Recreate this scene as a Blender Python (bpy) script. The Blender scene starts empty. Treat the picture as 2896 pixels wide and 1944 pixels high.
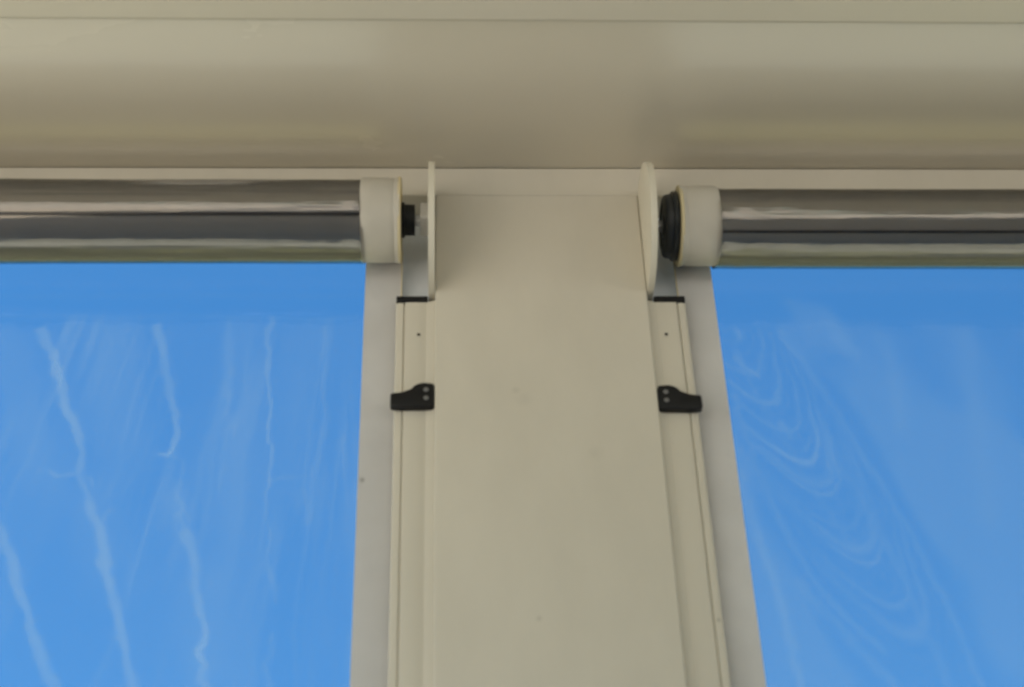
import bpy, bmesh, math, random
import numpy as np
from mathutils import Matrix, Vector

S = bpy.context.scene
C = S.collection
R = math.radians

# ------------------------------------------------------------------ camera
cam = bpy.data.cameras.new('camera')
cam.sensor_width = 36.0
cam.lens = 62.15
cam.clip_start, cam.clip_end = 0.05, 2000.0
cam.dof.use_dof = True
cam.dof.focus_distance = 3.9
cam.dof.aperture_fstop = 6.0
camo = bpy.data.objects.new('camera', cam)
C.objects.link(camo)
camo.matrix_world = Matrix((
    (0.99929,  0.00172, -0.03755, -0.1345),
    (-0.02747, -0.64854, -0.76069, -1.8398),
    (-0.02566,  0.76118, -0.64803, 1.6),
    (0, 0, 0, 1)))
S.camera = camo

# ------------------------------------------------------------------ sky, sun, exposure
SUN_AZ, SUN_EL = -118.0, 70.0          # degrees; azimuth clockwise from +Y
w = bpy.data.worlds.new('World'); S.world = w; w.use_nodes = True
nt = w.node_tree; bg = nt.nodes['Background']
sky = nt.nodes.new('ShaderNodeTexSky'); sky.sky_type = 'NISHITA'; sky.sun_disc = False
sky.sun_elevation = R(SUN_EL); sky.sun_rotation = R(SUN_AZ)
sky.air_density = 1.0; sky.dust_density = 0.0; sky.ozone_density = 10.0
wb = nt.nodes.new('ShaderNodeVectorMath'); wb.operation = 'MULTIPLY'; wb.inputs[1].default_value = (0.55, 0.95, 1.0)   # the camera's deep clear-day blue
nt.links.new(sky.outputs[0], wb.inputs[0]); nt.links.new(wb.outputs[0], bg.inputs['Color']); bg.inputs['Strength'].default_value = 0.077
sl = bpy.data.lights.new('sun', 'SUN'); sl.energy = 4.2; sl.angle = R(0.5); sl.color = (1.0, 0.95, 0.87)
so = bpy.data.objects.new('sun', sl); C.objects.link(so)
sd = Vector((math.sin(R(SUN_AZ))*math.cos(R(SUN_EL)), math.cos(R(SUN_AZ))*math.cos(R(SUN_EL)), math.sin(R(SUN_EL))))
so.rotation_euler = sd.to_track_quat('Z', 'Y').to_euler(); so.location = sd*20
vs = S.view_settings
S.display_settings.display_device = 'sRGB'
vs.view_transform = 'Standard'; vs.look = 'None'; vs.gamma = 1.0; vs.use_curve_mapping = False
vs.exposure = 1.45
S.render.engine = 'CYCLES'
S.cycles.max_bounces = 16; S.cycles.diffuse_bounces = 6; S.cycles.glossy_bounces = 6
S.cycles.transparent_max_bounces = 24; S.cycles.transmission_bounces = 8

# ------------------------------------------------------------------ materials
def new_mat(name):
    m = bpy.data.materials.new(name); m.use_nodes = True
    t = m.node_tree
    return m, t, t.nodes['Principled BSDF'], t.nodes['Material Output']

def painted(name, col, rough=0.35, spec=0.5, var=0.05, scale=(7, 7, 2.5), bump=0.03, metallic=0.0, coat=0.0, peel=220.0):
    """flat base colour with faint large grime clouds and a fine orange-peel relief"""
    m, t, p, o = new_mat(name)
    tc = t.nodes.new('ShaderNodeTexCoord'); mp = t.nodes.new('ShaderNodeMapping')
    mp.inputs['Scale'].default_value = scale
    t.links.new(tc.outputs['Object'], mp.inputs['Vector'])
    n1 = t.nodes.new('ShaderNodeTexNoise'); n1.inputs['Scale'].default_value = 1.6; n1.inputs['Detail'].default_value = 6
    n1.inputs['Roughness'].default_value = 0.62
    t.links.new(mp.outputs[0], n1.inputs['Vector'])
    r = t.nodes.new('ShaderNodeMapRange')
    r.inputs['From Min'].default_value = 0.3; r.inputs['From Max'].default_value = 0.7
    r.inputs['To Min'].default_value = 1.0-var; r.inputs['To Max'].default_value = 1.0+var*0.6
    t.links.new(n1.outputs['Fac'], r.inputs['Value'])
    mx = t.nodes.new('ShaderNodeVectorMath'); mx.operation = 'SCALE'
    mx.inputs[0].default_value = col
    t.links.new(r.outputs[0], mx.inputs['Scale'])
    t.links.new(mx.outputs[0], p.inputs['Base Color'])
    rr = t.nodes.new('ShaderNodeMapRange'); rr.inputs['To Min'].default_value = rough*0.8; rr.inputs['To Max'].default_value = rough*1.25
    t.links.new(n1.outputs['Fac'], rr.inputs['Value']); t.links.new(rr.outputs[0], p.inputs['Roughness'])
    n2 = t.nodes.new('ShaderNodeTexNoise'); n2.inputs['Scale'].default_value = peel; n2.inputs['Detail'].default_value = 2
    t.links.new(tc.outputs['Object'], n2.inputs['Vector'])
    b = t.nodes.new('ShaderNodeBump'); b.inputs['Strength'].default_value = bump; b.inputs['Distance'].default_value = 0.001
    t.links.new(n2.outputs['Fac'], b.inputs['Height']); t.links.new(b.outputs[0], p.inputs['Normal'])
    p.inputs['Specular IOR Level'].default_value = spec
    p.inputs['Metallic'].default_value = metallic
    p.inputs['Coat Weight'].default_value = coat; p.inputs['Coat Roughness'].default_value = 0.15
    return m

BEIGE = (0.60, 0.555, 0.46)
M_post = painted('post_paint', BEIGE, 0.42, var=0.05, scale=(6, 6, 2.5))
def stains(m, spots):
    """small grubby marks at fixed places on the surface (x, y, z, radius, darkness)"""
    t = m.node_tree; p = t.nodes['Principled BSDF']
    src = p.inputs['Base Color'].links[0].from_socket
    tc = t.nodes.new('ShaderNodeTexCoord')
    nz = t.nodes.new('ShaderNodeTexNoise'); nz.inputs['Scale'].default_value = 120
    t.links.new(tc.outputs['Object'], nz.inputs['Vector'])
    for x, y, z, r, d in spots:
        ds = t.nodes.new('ShaderNodeVectorMath'); ds.operation = 'DISTANCE'; ds.inputs[1].default_value = (x, y, z)
        t.links.new(tc.outputs['Object'], ds.inputs[0])
        ad = t.nodes.new('ShaderNodeMath'); ad.operation = 'MULTIPLY_ADD'; ad.inputs[1].default_value = r*1.2
        t.links.new(nz.outputs['Fac'], ad.inputs[0]); t.links.new(ds.outputs['Value'], ad.inputs[2])
        mr = t.nodes.new('ShaderNodeMapRange'); mr.interpolation_type = 'SMOOTHSTEP'
        mr.inputs['From Min'].default_value = r*.8; mr.inputs['From Max'].default_value = r*2.0
        mr.inputs['To Min'].default_value = 1-d; mr.inputs['To Max'].default_value = 1.0
        t.links.new(ad.outputs[0], mr.inputs['Value'])
        vm = t.nodes.new('ShaderNodeVectorMath'); vm.operation = 'SCALE'
        t.links.new(src, vm.inputs[0]); t.links.new(mr.outputs[0], vm.inputs['Scale']); src = vm.outputs[0]
    t.links.new(src, p.inputs['Base Color'])
stains(M_post, [(-.0405, 0, 3.0857, .006, .10), (-.022, 0, 2.7303, .004, .16), (-.03, 0, 3.07, .012, .05), (.06, 0, 2.98, .01, .05)])
M_soffit = painted('soffit_paint', (0.56, 0.51, 0.405), 0.26, spec=0.45, coat=0.45, scale=(.5, 1.2, 1.2), var=0.02, bump=0.015)
M_front = painted('front_soffit_paint', (0.60, 0.55, 0.45), 0.5, spec=0.3, coat=0.0, scale=(1.2, .6, 1), var=0.05)
M_guide = painted('guide_paint', BEIGE, 0.38, var=0.03)
stains(M_guide, [(.198, .0135, 2.735, .003, .3), (-.1716, .012, 3.192, .004, .25), (.1716, .012, 3.192, .004, .25)])
M_plate = painted('plate_paint', (0.62, 0.58, 0.47), 0.45, var=0.03)
M_back = painted('blue_grey_plate', (0.76, 0.79, 0.83), 0.5, var=0.1)  # even pale blue-grey, faintly clouded
M_black = painted('black_plastic', (0.006, 0.006, 0.007), 0.5, spec=0.3, var=0.2)
M_dark = painted('dark_plastic', (0.02, 0.022, 0.024), 0.42, spec=0.4, var=0.2)
M_hole = painted('dark_hole', (0.015, 0.014, 0.012), 0.8, spec=0.1)
M_steel = painted('steel', (0.62, 0.62, 0.62), 0.38, metallic=0.8, var=0.08)
M_screw = painted('screw_steel', (0.22, 0.22, 0.22), 0.45, metallic=0.7, var=0.1)
M_alu = painted('tube_aluminium', (0.27, 0.25, 0.235), 0.35, metallic=0.25, var=0.08, scale=(0.8, 6, 6))
M_zip = painted('zip_tape', (0.62, 0.53, 0.33), 0.7, spec=0.2, var=0.06)
M_slot_shade = painted('slot_shade', (0.035, 0.03, 0.03), 0.5, spec=0.3, var=0.3)  # dark colour standing for the shade in the keyway slot
M_bracket = painted('bracket_alloy', (0.50, 0.48, 0.44), 0.4, var=0.05)

def make_fabric(name, c0, c1):
    m, t, p, o = new_mat(name)
    tc = t.nodes.new('ShaderNodeTexCoord')
    n = t.nodes.new('ShaderNodeTexNoise'); n.inputs['Scale'].default_value = 14; n.inputs['Detail'].default_value = 7
    t.links.new(tc.outputs['Object'], n.inputs['Vector'])
    cr = t.nodes.new('ShaderNodeValToRGB')
    cr.color_ramp.elements[0].position = 0.3; cr.color_ramp.elements[0].color = c0
    cr.color_ramp.elements[1].position = 0.7; cr.color_ramp.elements[1].color = c1
    t.links.new(n.outputs['Fac'], cr.inputs[0])
    t.links.new(cr.outputs[0], p.inputs['Base Color'])
    p.inputs['Roughness'].default_value = 0.65; p.inputs['Specular IOR Level'].default_value = 0.25
    wv = t.nodes.new('ShaderNodeTexNoise'); wv.inputs['Scale'].default_value = 420
    t.links.new(tc.outputs['Object'], wv.inputs['Vector'])
    b = t.nodes.new('ShaderNodeBump'); b.inputs['Strength'].default_value = 0.15; b.inputs['Distance'].default_value = 0.001
    t.links.new(wv.outputs['Fac'], b.inputs['Height']); t.links.new(b.outputs[0], p.inputs['Normal'])
    tr = t.nodes.new('ShaderNodeBsdfTranslucent'); tr.inputs['Color'].default_value = (0.62, 0.62, 0.60, 1)
    mix = t.nodes.new('ShaderNodeMixShader'); mix.inputs[0].default_value = 0.28
    t.links.new(p.outputs[0], mix.inputs[1]); t.links.new(tr.outputs[0], mix.inputs[2])
    t.links.new(mix.outputs[0], o.inputs['Surface'])
    return m
M_fabric = make_fabric('border_fabric', (0.62, 0.575, 0.485, 1), (0.70, 0.655, 0.56, 1))
M_strip_skylit = make_fabric('strip_fabric_skylit', (0.68, 0.655, 0.63, 1), (0.76, 0.735, 0.71, 1))  # same fabric as the border roll, its cooler lighting painted into the colour
stains(M_strip_skylit, [(-.2433, .03, 2.9604, .0045, .55)])

def make_film(name='clear_film', tint=(0.82, 0.93, 0.95, 1)):
    """clear PVC: transparent, fresnel gloss, and a milky bloom for whitened creases and their painted-in glints (per-vertex 'bloom')"""
    m, t, p, o = new_mat(name); t.nodes.remove(p)
    tr = t.nodes.new('ShaderNodeBsdfTransparent'); tr.inputs['Color'].default_value = tint
    gl = t.nodes.new('ShaderNodeBsdfGlossy'); gl.inputs['Roughness'].default_value = 0.06
    fr = t.nodes.new('ShaderNodeFresnel'); fr.inputs['IOR'].default_value = 1.48
    m1 = t.nodes.new('ShaderNodeMixShader')
    t.links.new(fr.outputs[0], m1.inputs[0]); t.links.new(tr.outputs[0], m1.inputs[1]); t.links.new(gl.outputs[0], m1.inputs[2])
    df = t.nodes.new('ShaderNodeBsdfDiffuse'); df.inputs['Color'].default_value = (0.70, 0.80, 0.84, 1)
    tl = t.nodes.new('ShaderNodeBsdfTranslucent'); tl.inputs['Color'].default_value = (0.72, 0.86, 0.92, 1)
    m2 = t.nodes.new('ShaderNodeMixShader'); m2.inputs[0].default_value = 0.82
    t.links.new(df.outputs[0], m2.inputs[1]); t.links.new(tl.outputs[0], m2.inputs[2])
    at = t.nodes.new('ShaderNodeAttribute'); at.attribute_name = 'glint_haze'
    m3 = t.nodes.new('ShaderNodeMixShader')
    t.links.new(at.outputs['Fac'], m3.inputs[0]); t.links.new(m1.outputs[0], m3.inputs[1]); t.links.new(m2.outputs[0], m3.inputs[2])
    t.links.new(m3.outputs[0], o.inputs['Surface'])
    return m
M_film = make_film()
M_wrap = make_film('loose_film', (0.95, 0.94, 0.92, 1))

def make_rollfilm():
    """the same film wound many times over: stronger layered gloss, still see-through"""
    m, t, p, o = new_mat('wound_film'); t.nodes.remove(p)
    tr = t.nodes.new('ShaderNodeBsdfTransparent'); tr.inputs['Color'].default_value = (0.86, 0.83, 0.80, 1)
    gl = t.nodes.new('ShaderNodeBsdfGlossy'); gl.inputs['Roughness'].default_value = 0.05; gl.inputs['Color'].default_value = (0.98, 0.91, 0.82, 1)
    fr = t.nodes.new('ShaderNodeFresnel'); fr.inputs['IOR'].default_value = 2.9
    m1 = t.nodes.new('ShaderNodeMixShader')
    t.links.new(fr.outputs[0], m1.inputs[0]); t.links.new(tr.outputs[0], m1.inputs[1]); t.links.new(gl.outputs[0], m1.inputs[2])
    tc = t.nodes.new('ShaderNodeTexCoord'); mp = t.nodes.new('ShaderNodeMapping'); mp.inputs['Scale'].default_value = (1.5, 40, 40)
    t.links.new(tc.outputs['Object'], mp.inputs['Vector'])
    n = t.nodes.new('ShaderNodeTexNoise'); n.inputs['Scale'].default_value = 2.2; n.inputs['Detail'].default_value = 4
    t.links.new(mp.outputs[0], n.inputs['Vector'])
    b = t.nodes.new('ShaderNodeBump'); b.inputs['Strength'].default_value = 0.25; b.inputs['Distance'].default_value = 0.004
    t.links.new(n.outputs['Fac'], b.inputs['Height']); t.links.new(b.outputs[0], gl.inputs['Normal'])
    df = t.nodes.new('ShaderNodeBsdfDiffuse'); df.inputs['Color'].default_value = (0.47, 0.455, 0.44, 1)
    m3 = t.nodes.new('ShaderNodeMixShader'); m3.inputs[0].default_value = 0.36
    t.links.new(m1.outputs[0], m3.inputs[1]); t.links.new(df.outputs[0], m3.inputs[2])
    t.links.new(m3.outputs[0], o.inputs['Surface'])
    return m
M_wound = make_rollfilm()

def make_ground():
    m, t, p, o = new_mat('pale_paving')
    tc = t.nodes.new('ShaderNodeTexCoord')
    n = t.nodes.new('ShaderNodeTexNoise'); n.inputs['Scale'].default_value = 0.35; n.inputs['Detail'].default_value = 8
    t.links.new(tc.outputs['Object'], n.inputs['Vector'])
    cr = t.nodes.new('ShaderNodeValToRGB')
    cr.color_ramp.elements[0].position = 0.3; cr.color_ramp.elements[0].color = (0.44, 0.40, 0.33, 1)
    cr.color_ramp.elements[1].position = 0.7; cr.color_ramp.elements[1].color = (0.54, 0.49, 0.41, 1)
    t.links.new(n.outputs['Fac'], cr.inputs[0]); t.links.new(cr.outputs[0], p.inputs['Base Color'])
    p.inputs['Roughness'].default_value = 0.85
    return m
M_ground = make_ground()

# ------------------------------------------------------------------ mesh helpers
def link(name, me, mat, parent=None, label=None):
    o = bpy.data.objects.new(name, me)
    if mat: me.materials.append(mat)
    C.objects.link(o)
    if parent: o.parent = parent
    if label: o['label'] = label
    return o

def thing(name, label, cat, group=None):
    o = bpy.data.objects.new(name, None); C.objects.link(o)
    o.empty_display_size = 0.1
    o['label'] = label; o['category'] = cat
    if group: o['group'] = group
    return o

def finish(bm, name, smooth_angle=None):
    bmesh.ops.recalc_face_normals(bm, faces=bm.faces)
    me = bpy.data.meshes.new(name); bm.to_mesh(me); bm.free()
    if smooth_angle is not None:
        for p in me.polygons: p.use_smooth = True
        me.set_sharp_from_angle(angle=R(smooth_angle))
    return me

def box(name, x0, x1, y0, y1, z0, z1, mat, parent=None, bevel=0.0, seg=3, label=None):
    bm = bmesh.new()
    bmesh.ops.create_cube(bm, size=1)
    for v in bm.verts:
        v.co = Vector((x0+(v.co.x+.5)*(x1-x0), y0+(v.co.y+.5)*(y1-y0), z0+(v.co.z+.5)*(z1-z0)))
    if bevel: bmesh.ops.bevel(bm, geom=bm.edges[:], offset=bevel, segments=seg, affect='EDGES', profile=0.5)
    return link(name, finish(bm, name, 35 if bevel else None), mat, parent, label)

def extrude_poly(name, pts, axis, a0, a1, mat, parent=None, bevel=0.0, seg=2, smooth=30, label=None):
    """closed polygon in the two other axes, extruded along axis ('x','y','z')"""
    bm = bmesh.new()
    def at(p, a):
        return {'x': (a, p[0], p[1]), 'y': (p[0], a, p[1]), 'z': (p[0], p[1], a)}[axis]
    v0 = [bm.verts.new(at(p, a0)) for p in pts]; v1 = [bm.verts.new(at(p, a1)) for p in pts]
    n = len(pts)
    f0 = bm.faces.new(v0); f1 = bm.faces.new(v1[::-1])
    for i in range(n): bm.faces.new((v0[i], v0[(i+1) % n], v1[(i+1) % n], v1[i]))
    if bevel:
        es = list(set(f0.edges) | set(f1.edges))
        bmesh.ops.bevel(bm, geom=es, offset=bevel, segments=seg, affect='EDGES', profile=0.5)
    return link(name, finish(bm, name, smooth), mat, parent, label)

def lathe_x(name, prof, cy, cz, mat, parent=None, seg=72, smooth=35, label=None):
    """profile of (x, radius) turned about the axis y=cy, z=cz"""
    bm = bmesh.new(); rings = []
    for x, r in prof:
        if r < 1e-6: rings.append([bm.verts.new((x, cy, cz))])
        else: rings.append([bm.verts.new((x, cy+r*math.cos(2*math.pi*k/seg), cz+r*math.sin(2*math.pi*k/seg))) for k in range(seg)])
    for a, b in zip(rings, rings[1:]):
        for k in range(seg):
            k2 = (k+1) % seg
            if len(a) == 1: bm.faces.new((a[0], b[k], b[k2]))
            elif len(b) == 1: bm.faces.new((a[k], b[0], a[k2]))
            else: bm.faces.new((a[k], b[k], b[k2], a[k2]))
    return link(name, finish(bm, name, smooth), mat, parent, label)

def vnoise(x, y, seed):
    """smooth value noise on arrays"""
    rs = np.random.RandomState(seed); T = rs.rand(256, 256)
    xi = np.floor(x).astype(int); yi = np.floor(y).astype(int); fx = x-xi; fy = y-yi
    fx = fx*fx*(3-2*fx); fy = fy*fy*(3-2*fy)
    g = lambda a, b: T[a % 256, b % 256]
    return (g(xi, yi)*(1-fx)+g(xi+1, yi)*fx)*(1-fy) + (g(xi, yi+1)*(1-fx)+g(xi+1, yi+1)*fx)*fy
def fbm(x, y, seed, oct=4):
    v = 0; a = 0.5
    for k in range(oct): v = v+a*vnoise(x*2**k, y*2**k, seed+k); a *= 0.5
    return v/(1-0.5**oct)

# ------------------------------------------------------------------ ground
bm = bmesh.new(); bmesh.ops.create_circle(bm, cap_ends=True, radius=400, segments=64)
g = link('ground', finish(bm, 'ground'), M_ground); g['kind'] = 'structure'

M_lawn = painted('mown_grass', (0.24, 0.215, 0.09), 0.9, spec=0.1, var=0.3, scale=(1, 1, 1), bump=0.6, peel=60.0)
lawn = box('lawn', -150, 150, 2.28, 300, -.05, .004, M_lawn); lawn['kind'] = 'structure'

# ------------------------------------------------------------------ canopy beam overhead
ZC = 3.5117            # underside of the soffit
ZB = 3.4541            # lower edge of the fascia
CX0, CX1 = -3.2, 9.0  # side ends placed out of view to steer the light off the ground
canopy = thing('canopy_beam', 'wide beige beam with glossy underside spanning the top above the post and both roller blinds', 'beam')
# fascia: vertical strip the post butts against, with a rolled lower lip
fas = [(0.0, ZB+.0015), (0.0, ZC-.0016), (0.05, ZC-.0016), (0.05, ZC+.16), (0.10, ZC+.16), (0.10, ZB+.012), (0.052, ZB+.012), (0.052, ZB), (0.0015, ZB)]
extrude_poly('fascia', fas, 'x', CX0, CX1, M_post, canopy, smooth=40)
def soffit(y0, y1, zb, mat, name='soffit_panel'):
    r = .004
    arc = lambda cy, cz, a0, a1: [(cy+r*math.cos(R(a0+(a1-a0)*k/4)), cz+r*math.sin(R(a0+(a1-a0)*k/4))) for k in range(5)]
    pts = arc(y1-r, zb+r, 0, -90) + arc(y0+r, zb+r, 270, 180) + [(y0, zb+.05), (y1, zb+.05)]
    return extrude_poly(name, pts, 'x', CX0, CX1, mat, canopy, smooth=40)
soffit(-.2818, .0485, ZC, M_soffit)
soffit(-13.0, -.2822, ZC-.004, M_front)  # stretched far out of view to shade the ground below
box('shading_roof', CX0-.05, CX1+.05, -13.05, .0485, ZC+.056, ZC+.12, M_plate, canopy)  # unseen roof slab added to block the sun

# ------------------------------------------------------------------ post
PX = .149
post = thing('pergola_post', 'broad flat beige post in the middle with a round bracket plate at each top edge', 'post')
def fillet_rect(x0, x1, y0, y1, r, n=4):
    pts = []
    for cx, cy, a in ((x0+r, y0+r, 180), (x1-r, y0+r, 270)):
        pts += [(cx+r*math.cos(R(a+90*k/n)), cy+r*math.sin(R(a+90*k/n))) for k in range(n+1)]
    return pts + [(x1, y1), (x0, y1)]
extrude_poly('front_cover', fillet_rect(-PX, PX, 0.0, .046, .0025), 'z', 0.004, ZB-.0014, M_post, post, smooth=40)
box('back_plate', -.235, .235, .0475, .0535, .004, ZB+.008, M_back, post)
box('core', -.14, .14, .055, .15, .004, ZB+.006, M_plate, post)
def plate(s):
    cy, cz, r = -.020, 3.361, .0993
    a0 = math.acos(-cy/r)
    n = 56
    pts = [(cy+r*math.cos(a), cz+r*math.sin(a)) for a in np.linspace(a0, 2*math.pi-a0, n)]
    pts[0] = (0.001, pts[0][1]); pts[-1] = (0.001, pts[-1][1])
    pts = pts + [(0.03, pts[-1][1]), (0.03, pts[0][1])]
    x0, x1 = (PX+.0004, PX+.0094) if s > 0 else (-PX-.0094, -PX-.0004)
    return extrude_poly('bracket_plate', pts, 'x', x0, x1, M_plate, post, bevel=.0022, seg=3, smooth=50)
plate(-1); plate(1)

# ------------------------------------------------------------------ guide rails with latch clips
def guide(s, label):
    t = thing('guide_rail', label, 'rail', 'guide rails beside the post')
    top = 3.2535
    face = [(.1491, .0082), (.1496, .0082), (.1606, .0120), (.1618, .0124), (.1634, .0120), (.1898, .0120), (.1906, .0123), (.1912, .0131), (.1914, .0160), (.1924, .0160), (.1928, .0142),
                   (.1936, .0134), (.2016, .0136), (.2028, .0142), (.2036, .0154), (.2038, .0170), (.2038, .0255), (.1975, .0262), (.1975, .0275), (.193, .0275), (.193, .0460), (.1500, .0460)]
    pts = [(s*x, y) for x, y in face]
    extrude_poly('rail_channel', pts, 'z', .004, top, M_guide, t, smooth=40)
    x0, x1 = sorted((s*.1592, s*.2034))
    bm_pts = [(x0, .0112), (x1, .0112), (x1, .0250), (x0, .0250)]
    box('end_cap', x0, x1, .0106, .0255, top+.0004, top+.0112, M_black, t, bevel=.0015)
    # rivet hole
    h = lathe_y('rivet_hole', s*.1716, .01185, 3.1942, .0024, .0006, M_hole, t)
    # latch clip: thick shoulder with two screws, thin arm reaching over the film edge
    out = [(.2082, 3.0625), (.2082, 3.0780), (.2068, 3.0800), (.2045, 3.0810), (.1930, 3.0812), (.1880, 3.0818), (.1832, 3.0838), (.1800, 3.0872), (.1768, 3.0918), (.1740, 3.0950),
           (.1705, 3.0968), (.1660, 3.0974), (.1540, 3.0974), (.1515, 3.0962), (.1500, 3.0938), (.1498, 3.0605), (.1506, 3.0586), (.1528, 3.0577), (.1930, 3.0577), (.2060, 3.0583), (.2078, 3.0600)]
    dz = 0.0015 if s < 0 else -.0035
    c = extrude_poly('latch_clip', [(s*x, z+dz) for x, z in out], 'y', .0005, .0112, M_black, t, bevel=.0016, seg=3, smooth=45)
    for zz in (3.0858, 3.0716):
        lathe_y('screw', s*.1606, .0004, zz+dz, .0036, .0012, M_screw, c, dome=True)
    return t

def lathe_y(name, x, y, z, r, d, mat, parent, dome=False, seg=20):
    bm = bmesh.new()
    prof = [(r, 0), (r*.96, -d*.5), (r*.6, -d*.9), (0, -d)] if dome else [(r, d), (r, 0), (0, 0)]
    rings = []
    for rr, yy in prof:
        rings.append([bm.verts.new((x, y+yy, z))] if rr == 0 else [bm.verts.new((x+rr*math.cos(2*math.pi*k/seg), y+yy, z+rr*math.sin(2*math.pi*k/seg))) for k in range(seg)])
    for a, b in zip(rings, rings[1:]):
        for k in range(seg):
            if len(b) == 1: bm.faces.new((a[k], a[(k+1) % seg], b[0]))
            else: bm.faces.new((a[k], a[(k+1) % seg], b[(k+1) % seg], b[k]))
    return link(name, finish(bm, name, 40), mat, parent)

guide(-1, 'beige guide rail with black latch clip left of the post, bright inner edge')
guide(1, 'beige guide rail with black latch clip right of the post, its inner edge in shadow')

# ------------------------------------------------------------------ roller blinds
XE, XO = .2540, 1.9       # inner edge of the clear film, far end
YF = .030                 # plane in which the film hangs

def polyline_d(X, Z, pts):
    d = np.full(X.shape, 9.0); tt = np.zeros(X.shape); n = len(pts)-1
    for i in range(n):
        ax, az = pts[i]; bx, bz = pts[i+1]
        vx, vz = bx-ax, bz-az; L = vx*vx+vz*vz
        u = np.clip(((X-ax)*vx+(Z-az)*vz)/L, 0, 1)
        di = np.hypot(X-ax-u*vx, Z-az-u*vz)
        q = di < d; d = np.where(q, di, d); tt = np.where(q, (i+u)/n, tt)
    return d, tt

def crease_glint(X, Z, pts, wd, amp, seed, taper=0.5, edge=0.55):  # pale streak: crease whitening with its glint painted in
    jx = (fbm(X*55, Z*55, seed)-.5)*.0125; jz = (fbm(X*55+9, Z*55, seed+7)-.5)*.0125
    d, t = polyline_d(X+jx, Z+jz, pts)
    ww = .82*wd*(1-taper*t)*(0.75+0.5*fbm(X*25, Z*25, seed+3))
    v = 1/(1+np.exp(-(1-d/ww)/ (edge*.35)))
    return amp*v*(0.6+0.8*fbm(X*14, Z*14, seed+11))

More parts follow.
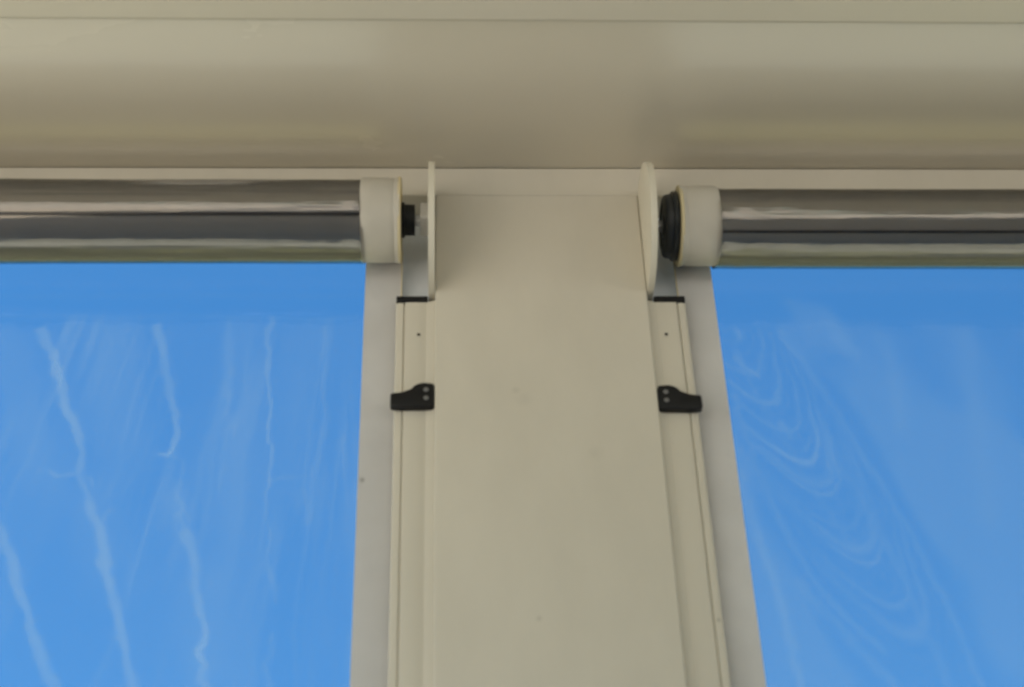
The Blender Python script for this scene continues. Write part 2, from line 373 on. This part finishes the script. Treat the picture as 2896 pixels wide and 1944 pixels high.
def film_marks_left(X, Z):
    b = np.zeros(X.shape)
    A = [(-0.6983, 3.222), (-0.6777, 3.1896), (-0.6531, 3.1197), (-0.6293, 3.0522), (-0.6109, 3.0085), (-0.6114, 2.9815)]
    A2 = [(-0.6481, 2.9817), (-0.6354, 2.9717), (-0.6217, 2.9745), (-0.6069, 2.9688), (-0.5952, 2.9659), (-0.5932, 2.9547)]
    A3 = [(-0.592, 2.928), (-0.5797, 2.9005), (-0.5657, 2.8636), (-0.5582, 2.8243), (-0.5386, 2.7733), (-0.5168, 2.6995), (-0.5036, 2.652), (-.46, 2.45)]
    A4 = [(-0.5665, 2.9153), (-0.5718, 2.8903)]
    B = [(-0.5351, 3.2294), (-0.5211, 3.1813), (-0.5045, 3.1039), (-0.4899, 3.0442), (-0.4929, 3.0151), (-0.4992, 3.0037), (-0.5107, 3.0052)]
    B2 = [(-0.4943, 3.0008), (-0.4795, 2.995), (-0.4745, 2.9779), (-.4809, 2.952)]
    B3 = [(-0.4809, 2.91), (-0.4722, 2.9181), (-0.4644, 2.9126), (-0.4621, 2.8997)]
    B4 = [(-0.4675, 2.8863), (-0.452, 2.8496), (-0.4452, 2.8042), (-0.4332, 2.7599), (-0.4259, 2.7363), (-0.4318, 2.7137), (-0.4185, 2.6511), (-.40, 2.5)]
    Cc = [(-0.378, 3.2454), (-0.3815, 3.2049), (-0.3721, 3.1035), (-0.3691, 3.0291), (-0.3616, 3.0001), (-0.3679, 2.9471)]
    AA = [(-.612, 2.985), (-.606, 2.962), (-.597, 2.945), (-.592, 2.925)]
    BB = [(-.476, 2.965), (-.482, 2.945), (-.470, 2.922), (-.471, 2.90), (-.4675, 2.885)]
    CC = [(-.3679, 2.947), (-.362, 2.90), (-.358, 2.86), (-.3565, 2.83)]
    C2 = [(-0.3565, 2.8293), (-0.3447, 2.797), (-0.3462, 2.7779)]
    C3 = [(-.345, 2.735), (-.350, 2.69), (-.335, 2.62)]
    D = [(-0.735, 2.95), (-0.6963, 2.8778), (-0.6727, 2.8317), (-0.6644, 2.8059), (-0.6397, 2.7554), (-0.6255, 2.7125), (-0.5947, 2.6529), (-.55, 2.5)]
    E1 = [(-0.3037, 3.229), (-0.303, 3.1416), (-0.2935, 3.0581), (-0.3047, 2.9855), (-.312, 2.90)]
    F1 = [(-.438, 3.245), (-.430, 3.12), (-.424, 3.02), (-.428, 2.95)]
    G1 = [(-.355, 2.967), (-.345, 2.972), (-.333, 2.969), (-.318, 2.972)]
    for pts, wd, a, tp, sd in ((A, .0085, 1.0, .35, 1), (A2, .0032, .7, .3, 2), (A3, .0080, 1.0, .1, 3), (A4, .004, .7, .3, 4), (B, .0075, .95, .55, 5), (B2, .0022, .6, .2, 6),
                           (B3, .0022, .6, .2, 7), (B4, .0058, .85, -.2, 8), (Cc, .0042, .85, .4, 9), (C2, .0045, .55, .4, 10), (C3, .004, .5, .3, 17), (D, .0080, 1.0, .0, 12), (AA, .0032, .6, 0, 21), (BB, .0028, .55, 0, 22), (CC, .0026, .4, 0, 23), (E1, .006, .32, .3, 13), (F1, .006, .30, .4, 14), (G1, .003, .35, .2, 15)):
        b = np.maximum(b, crease_glint(X, Z, pts, wd, a, sd*13, tp))
    # broad milky bands that stop short on the left of each crease
    def band(xc, half, tilt, z0, z1, soft):
        c = xc+tilt*(3.23-Z)+(fbm(X*10, Z*10, 91)-.5)*.02
        m = 1/(1+np.exp(-(half-np.abs(X-c))/soft))
        return m/(1+np.exp(-(Z-z0)/.02))/(1+np.exp(-(z1-Z)/.008))
    bb = .45*band(-.590, .034, .14, 2.98, 3.236, .006) + .35*band(-.755, .030, .36, 2.95, 3.225, .006) + .30*band(-.330, .028, .02, 2.9, 3.24, .006)
    bb += .35*band(-.640, .030, .20, 2.80, 2.97, .008) + .35*band(-.475, .030, .10, 2.66, 2.83, .008) + .22*band(-.405, .022, .05, 2.4, 3.24, .008)
    u = X+(.02+.42*np.clip(-X-.30, 0, 1))*(3.23-Z)+(fbm(X*9, Z*9, 301)-.5)*.016+(fbm(X*40, Z*40, 305)-.5)*.005
    rp = 1-np.abs(2*fbm(u*34, Z*1.5, 311, 2)-1); rp2 = 1-np.abs(2*fbm(u*60+5, Z*2.5, 317, 2)-1)
    fine = (np.clip((rp-.86)/.12, 0, 1)*.55+np.clip((rp2-.9)/.09, 0, 1)*.35)*np.clip(2.2*fbm(X*6, Z*4, 323)-.55, 0, 1)
    wide = np.clip((fbm(u*13, Z*.9, 331, 2)-.45)/.12, 0, 1)
    below = 1/(1+np.exp((Z-3.246+(fbm(X*12, Z*0+3, 77)-.5)*.012)/.004))
    hz = np.exp(-((Z-3.247-(fbm(X*7, Z*0, 70)-.5)*.012)/.0016)**2)*.28 + np.exp(-((Z-3.285)/.004)**2)*.12
    cloud = fbm(X*9, Z*5, 31, 5)
    return below*(.0+.010*cloud+.15*bb*(.7+.6*cloud)+.19*fine+.022*wide) + below*.175*b + .18*hz

def film_marks_right(X, Z):
    # nested, drawn-out loops hanging from the upper inner corner down to the right
    ax, az = .345, -.939
    dx, dz = X-.258, Z-3.235
    t = dx*ax+dz*az; s_ = -dx*az+dz*ax
    jit = (fbm(X*26, Z*26, 41)-.5)*.012+(fbm(X*90, Z*90, 43, 2)-.5)*.003
    s2 = s_+jit
    tt = np.maximum(t, .01)
    L = t + 30.0*s2*np.abs(s2)*(1.0+.4*(s2 > 0))*np.sign(s2) + jit
    b = np.zeros(X.shape)
    rs = np.random.RandomState(5)
    fade = np.exp(-(np.maximum(0, np.abs(s2)-.02)/.05)**2)
    for l0, wd, a in ((.10, .004, .5), (.155, .006, .55), (.205, .004, .5), (.262, .006, .7), (.300, .008, .5), (.318, .003, .8), (.375, .004, .4), (.408, .010, .55), (.432, .003, .6), (.50, .006, .4), (.545, .01, .4)):
        wl = wd*(1+16*np.abs(s2)*.6)
        b = np.maximum(b, a*np.exp(-((L-l0)/wl)**2)*fade*(.3+1.1*fbm(X*11, Z*11, 53)))
    for pts, wd, a, sd in (([(.335, 3.22), (0.3742, 3.1317), (0.4247, 2.9888), (0.456, 2.8971), (0.4865, 2.7838), (0.5103, 2.6535), (.54, 2.5)], .0045, .5, 1),
                           ([(.36, 3.06), (.41, 2.92), (.447, 2.78), (.47, 2.66), (.49, 2.5)], .006, .4, 2),
                           ([(0.253, 2.9682), (0.2681, 2.851), (0.2839, 2.7536), (0.2927, 2.6557), (.30, 2.5)], .007, .65, 3),
                           ([(.258, 3.10), (.276, 2.98), (.300, 2.87), (.345, 2.77), (.40, 2.70)], .005, .55, 4),
                           ([(.27, 3.18), (.30, 3.07), (.345, 2.95), (.40, 2.82)], .004, .4, 5),
                           ([(.31, 2.80), (.35, 2.735), (.40, 2.66), (.43, 2.58)], .008, .5, 6),
                           ([(0.2714, 3.2198), (0.2789, 3.2035)], .0045, 1.0, 7), ([(0.2686, 3.1651), (0.2788, 3.1477), (0.2952, 3.1385)], .0042, 1.0, 8), ([(0.3186, 3.0518), (0.3251, 3.0332)], .0055, 1.0, 9),
                           ([(.478, 3.21), (.487, 3.12), (.478, 3.05)], .012, .3, 10), ([(.60, 3.23), (.585, 3.05), (.57, 2.9)], .016, .25, 11)):
        b = np.maximum(b, crease_glint(X, Z, pts, wd, a*.75, sd*29, .1, 1.2))
    fld = (L+(fbm(X*5, Z*5, 401)-.5)*.05)*44
    ring = np.clip((np.abs(np.sin(fld*math.pi))-.90)/.10, 0, 1)*np.clip(2.6*fbm(X*7, Z*7, 407)-.75, 0, 1)*np.exp(-(np.abs(s2-.01)/.11)**2)
    b = np.maximum(b, .32*ring)
    # a soft four-sided patch under the roll
    q = 1/(1+np.exp(-(.030-np.abs(X-.398+ (Z-3.22)*.35))/.004))*1/(1+np.exp(-(.042-np.abs(Z-3.222+(X-.40)*.3))/.005))
    below = 1/(1+np.exp((Z-3.235+(fbm(X*8, Z*0+3, 77)-.5)*.03)/.006))
    cloud = fbm(X*8, Z*6, 131, 5)
    return below*(.0+.014*cloud+.02*np.clip((3.2-Z)/.6, 0, 1)) + .09*q*(.5+cloud) + below*.20*b + below*.075*np.clip((fbm(X*6+(Z*2), Z*2.5, 421, 3)-.5)/.1, 0, 1)

def film_mesh(name, s, marks):
    xs = np.concatenate([np.arange(.2475, .80, .0022), np.arange(.80, XO+.001, .03)])
    zs = np.concatenate([np.arange(.30, 2.58, .03), np.arange(2.58, 3.372, .0022)])
    X, Z = np.meshgrid(xs, zs)
    bl = np.clip(marks(s*X, Z), 0, .5)
    e = np.clip((X-.256)/.05, 0, 1)*np.clip((3.33-Z)/.08, 0, 1)
    sag = (fbm(X*5+s*3, Z*1.6, 201)-.5)*.010 + (fbm(X*16, Z*4+s, 207)-.5)*.0030
    Y = YF + .0011 + e*(sag + .0035)
    co = np.stack([s*X, Y, Z], -1).reshape(-1, 3).astype(np.float32)
    nx, nz = len(xs), len(zs)
    i = (np.arange(nz-1)[:, None]*nx+np.arange(nx-1)[None, :]).ravel()
    q = np.stack([i, i+1, i+1+nx, i+nx], -1).astype(np.int32)
    if s < 0: q = q[:, ::-1].copy()          # normals towards the post's front on both sides
    me = bpy.data.meshes.new(name)
    me.vertices.add(len(co)); me.vertices.foreach_set('co', co.ravel())
    me.loops.add(q.size); me.loops.foreach_set('vertex_index', q.ravel())
    me.polygons.add(len(q)); me.polygons.foreach_set('loop_start', np.arange(0, q.size, 4, dtype=np.int32))
    me.polygons.foreach_set('use_smooth', np.ones(len(q), dtype=bool))
    at = me.attributes.new('glint_haze', 'FLOAT', 'POINT'); at.data.foreach_set('value', bl.astype(np.float32).ravel())
    me.update(calc_edges=True); me.validate()
    return me

def wound_shell(name, s, r, cy, cz, mat, parent, seed, amp, x0=XE-.004):
    xs = np.concatenate([np.arange(x0, .95, .006), np.arange(.95, XO, .05)]); seg = 144
    a = np.linspace(0, 2*math.pi, seg, endpoint=False)
    A, X = np.meshgrid(a, xs)
    ca, sa = np.cos(A), np.sin(A)
    near = np.exp(-(X-x0)/.06)
    n = (fbm(X*2.2+40, A*0+seed, seed, 3)-.5) + .9*(fbm(X*3.5, 5+1.6*ca+seed, seed+3, 3)-.5) + .9*(fbm(X*3.5, 9+1.6*sa, seed+5, 3)-.5)
    crump = near*((fbm(X*45, 5+5*ca, seed+9, 3)-.5)+(fbm(X*45, 5+5*sa, seed+11, 3)-.5))
    hf = (fbm(X*1.1+3, 20+6.5*ca+seed, seed+15, 2)-.5)+(fbm(X*1.1+7, 30+6.5*sa, seed+17, 2)-.5)
    rr = r+amp*n+amp*1.3*crump+amp*.42*hf
    co = np.stack([s*X, cy+rr*ca, cz+rr*sa], -1).reshape(-1, 3)
    nx = len(xs); faces = []
    for i in range(nx-1):
        for k in range(seg):
            k2 = (k+1) % seg
            faces.append((i*seg+k, i*seg+k2, (i+1)*seg+k2, (i+1)*seg+k))
    me = bpy.data.meshes.new(name); me.from_pydata(co.tolist(), [], faces)
    for p in me.polygons: p.use_smooth = True
    bm = bmesh.new(); bm.from_mesh(me); bmesh.ops.recalc_face_normals(bm, faces=bm.faces); bm.to_mesh(me); bm.free()
    return link(name, me, mat, parent)

def border_roll(s, r, cy, cz, parent, seed):
    """the fabric edge of the film wound up on the tube: soft, slightly uneven layers"""
    prof = [(.2540, r*.86), (.2540, r*.95), (.2534, r*.985), (.2515, r), (.2350, r*1.004), (.2150, r*1.0), (.2090, r*.996), (.2068, r*.984), (.2055, r*.994), (.2015, r*1.012), (.1990, r*1.010), (.1982, r*.98), (.1985, r*.80), (.1985, .030)]
    seg = 96; bm = bmesh.new(); rings = []
    for j, (x, rad) in enumerate(prof):
        ring = []
        for k in range(seg):
            a = 2*math.pi*k/seg
            wob = .0007*math.sin(3*a+seed+j*.15)+.0004*math.sin(7*a+seed*2+j*.4)
            ring.append(bm.verts.new((s*(x+.0007*math.sin(2*a+seed)), cy+(rad+wob)*math.cos(a), cz+(rad+wob)*math.sin(a))))
        rings.append(ring)
    for a_, b_ in zip(rings, rings[1:]):
        for k in range(seg): bm.faces.new((a_[k], a_[(k+1) % seg], b_[(k+1) % seg], b_[k]))
    o = link('border_roll', finish(bm, 'border_roll', 40), M_fabric, parent)
    lathe_x('zip_edge', [(s*.2012, r*.990), (s*.2010, r*1.0165), (s*.1992, r*1.018), (s*.1975, r*1.012), (s*.1968, r*.97), (s*.1972, .032)], cy, cz, M_zip, o, 96)
    return o

def blind(s, label, R_b, R_f, cy, cz, marks, slot_deg, seed, lw):
    t = thing('roller_blind', label, 'blind', 'clear roller blinds either side of the post')
    # aluminium tube with a keyway slot
    rt, dp, hw = R_f*.90, .020, 0.078
    n = 80; pts = []
    for k in range(n):
        a = R(slot_deg)+hw+(2*math.pi-2*hw)*k/(n-1); pts.append((cy+rt*math.cos(a), cz+rt*math.sin(a)))
    for a in (R(slot_deg)-hw, R(slot_deg)+hw): pts.append((cy+(rt-dp)*math.cos(a), cz+(rt-dp)*math.sin(a)))
    x0, x1 = sorted((s*.2, s*XO))
    extrude_poly('roller_tube', pts, 'x', x0, x1, M_alu, t, smooth=30)
    wound_shell('wound_film', s, R_f, cy, cz, M_wound, t, seed, .0017)
    # dark strip painting the keyway slot's shade as a line along the roll
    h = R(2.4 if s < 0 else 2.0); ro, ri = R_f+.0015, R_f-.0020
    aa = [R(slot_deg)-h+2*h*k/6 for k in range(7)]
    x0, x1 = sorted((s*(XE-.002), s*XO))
    extrude_poly('slot_shade_strip', [(cy+ro*math.cos(a), cz+ro*math.sin(a)) for a in aa]+[(cy+ri*math.cos(a), cz+ri*math.sin(a)) for a in aa[::-1]], 'x', x0, x1, M_slot_shade, t)
    border_roll(s, R_b, cy, cz, t, seed*.7)
    link('clear_film', film_mesh('clear_film', s, marks), M_film, t)
    a, b = sorted((s*.1976, s*.2490))
    box('border_strip', a, b, YF-.0002, YF+.0006, .30, cz-.002, M_strip_skylit, t)
    a, b = sorted((s*.1962, s*.1978))
    box('zip_strip', a, b, YF-.0012, YF+.0014, .30, cz-.004, M_zip, t)
    wound_shell('inner_wind', s, R_f*.955, cy, cz, M_wound, t, seed+40, .0017)
    wound_shell('loose_wrap', s, R_f+lw, cy+.001, cz-lw*.9, M_wrap, t, seed+70, .0012)
    a, b = sorted((s*.21, s*XO))
    box('bottom_bar', a, b, YF-.012, YF+.014, .255, .305, M_guide, t, bevel=.003)
    return t

bl = blind(-1, 'clear plastic roller blind left of the post, tall creases with painted glints in its film', .0606, .0572, -.0311, 3.3726, film_marks_left, 216, 3, .0028)
lathe_x('collar', [(-.1965, 0), (-.1965, .0255), (-.1925, .0255), (-.1920, .0225), (-.1790, .0222), (-.1780, .0225), (-.1780, 0)], -.0311, 3.3725, M_black, bl, 40)
box('square_shaft', -.1782, -.1668, -.0370, -.0250, 3.3652, 3.3772, M_steel, bl, bevel=.001)
extrude_poly('end_bracket', [(-.050, 3.358), (-.014, 3.358), (-.012, 3.360), (-.012, 3.386), (-.014, 3.388), (-.050, 3.388), (-.052, 3.386), (-.052, 3.360)], 'x', -.1706, -.1590, M_bracket, bl, bevel=.001)

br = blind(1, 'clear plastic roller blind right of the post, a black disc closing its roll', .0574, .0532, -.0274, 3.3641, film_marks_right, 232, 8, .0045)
lathe_x('end_plug', [(.1965, 0), (.1965, .0490), (.1945, .0502), (.1895, .0502), (.1880, .0490), (.1878, .0462), (.1830, .0460), (.1790, .0448), (.1768, .0425), (.1762, .0400), (.1764, .0330), (.1782, .0320), (.1782, .0160), (.1755, .0150), (.1755, 0)], -.0274, 3.3641, M_dark, br, 72)
box('square_shaft', .1590, .1770, -.0334, -.0214, 3.3581, 3.3701, M_steel, br, bevel=.001)
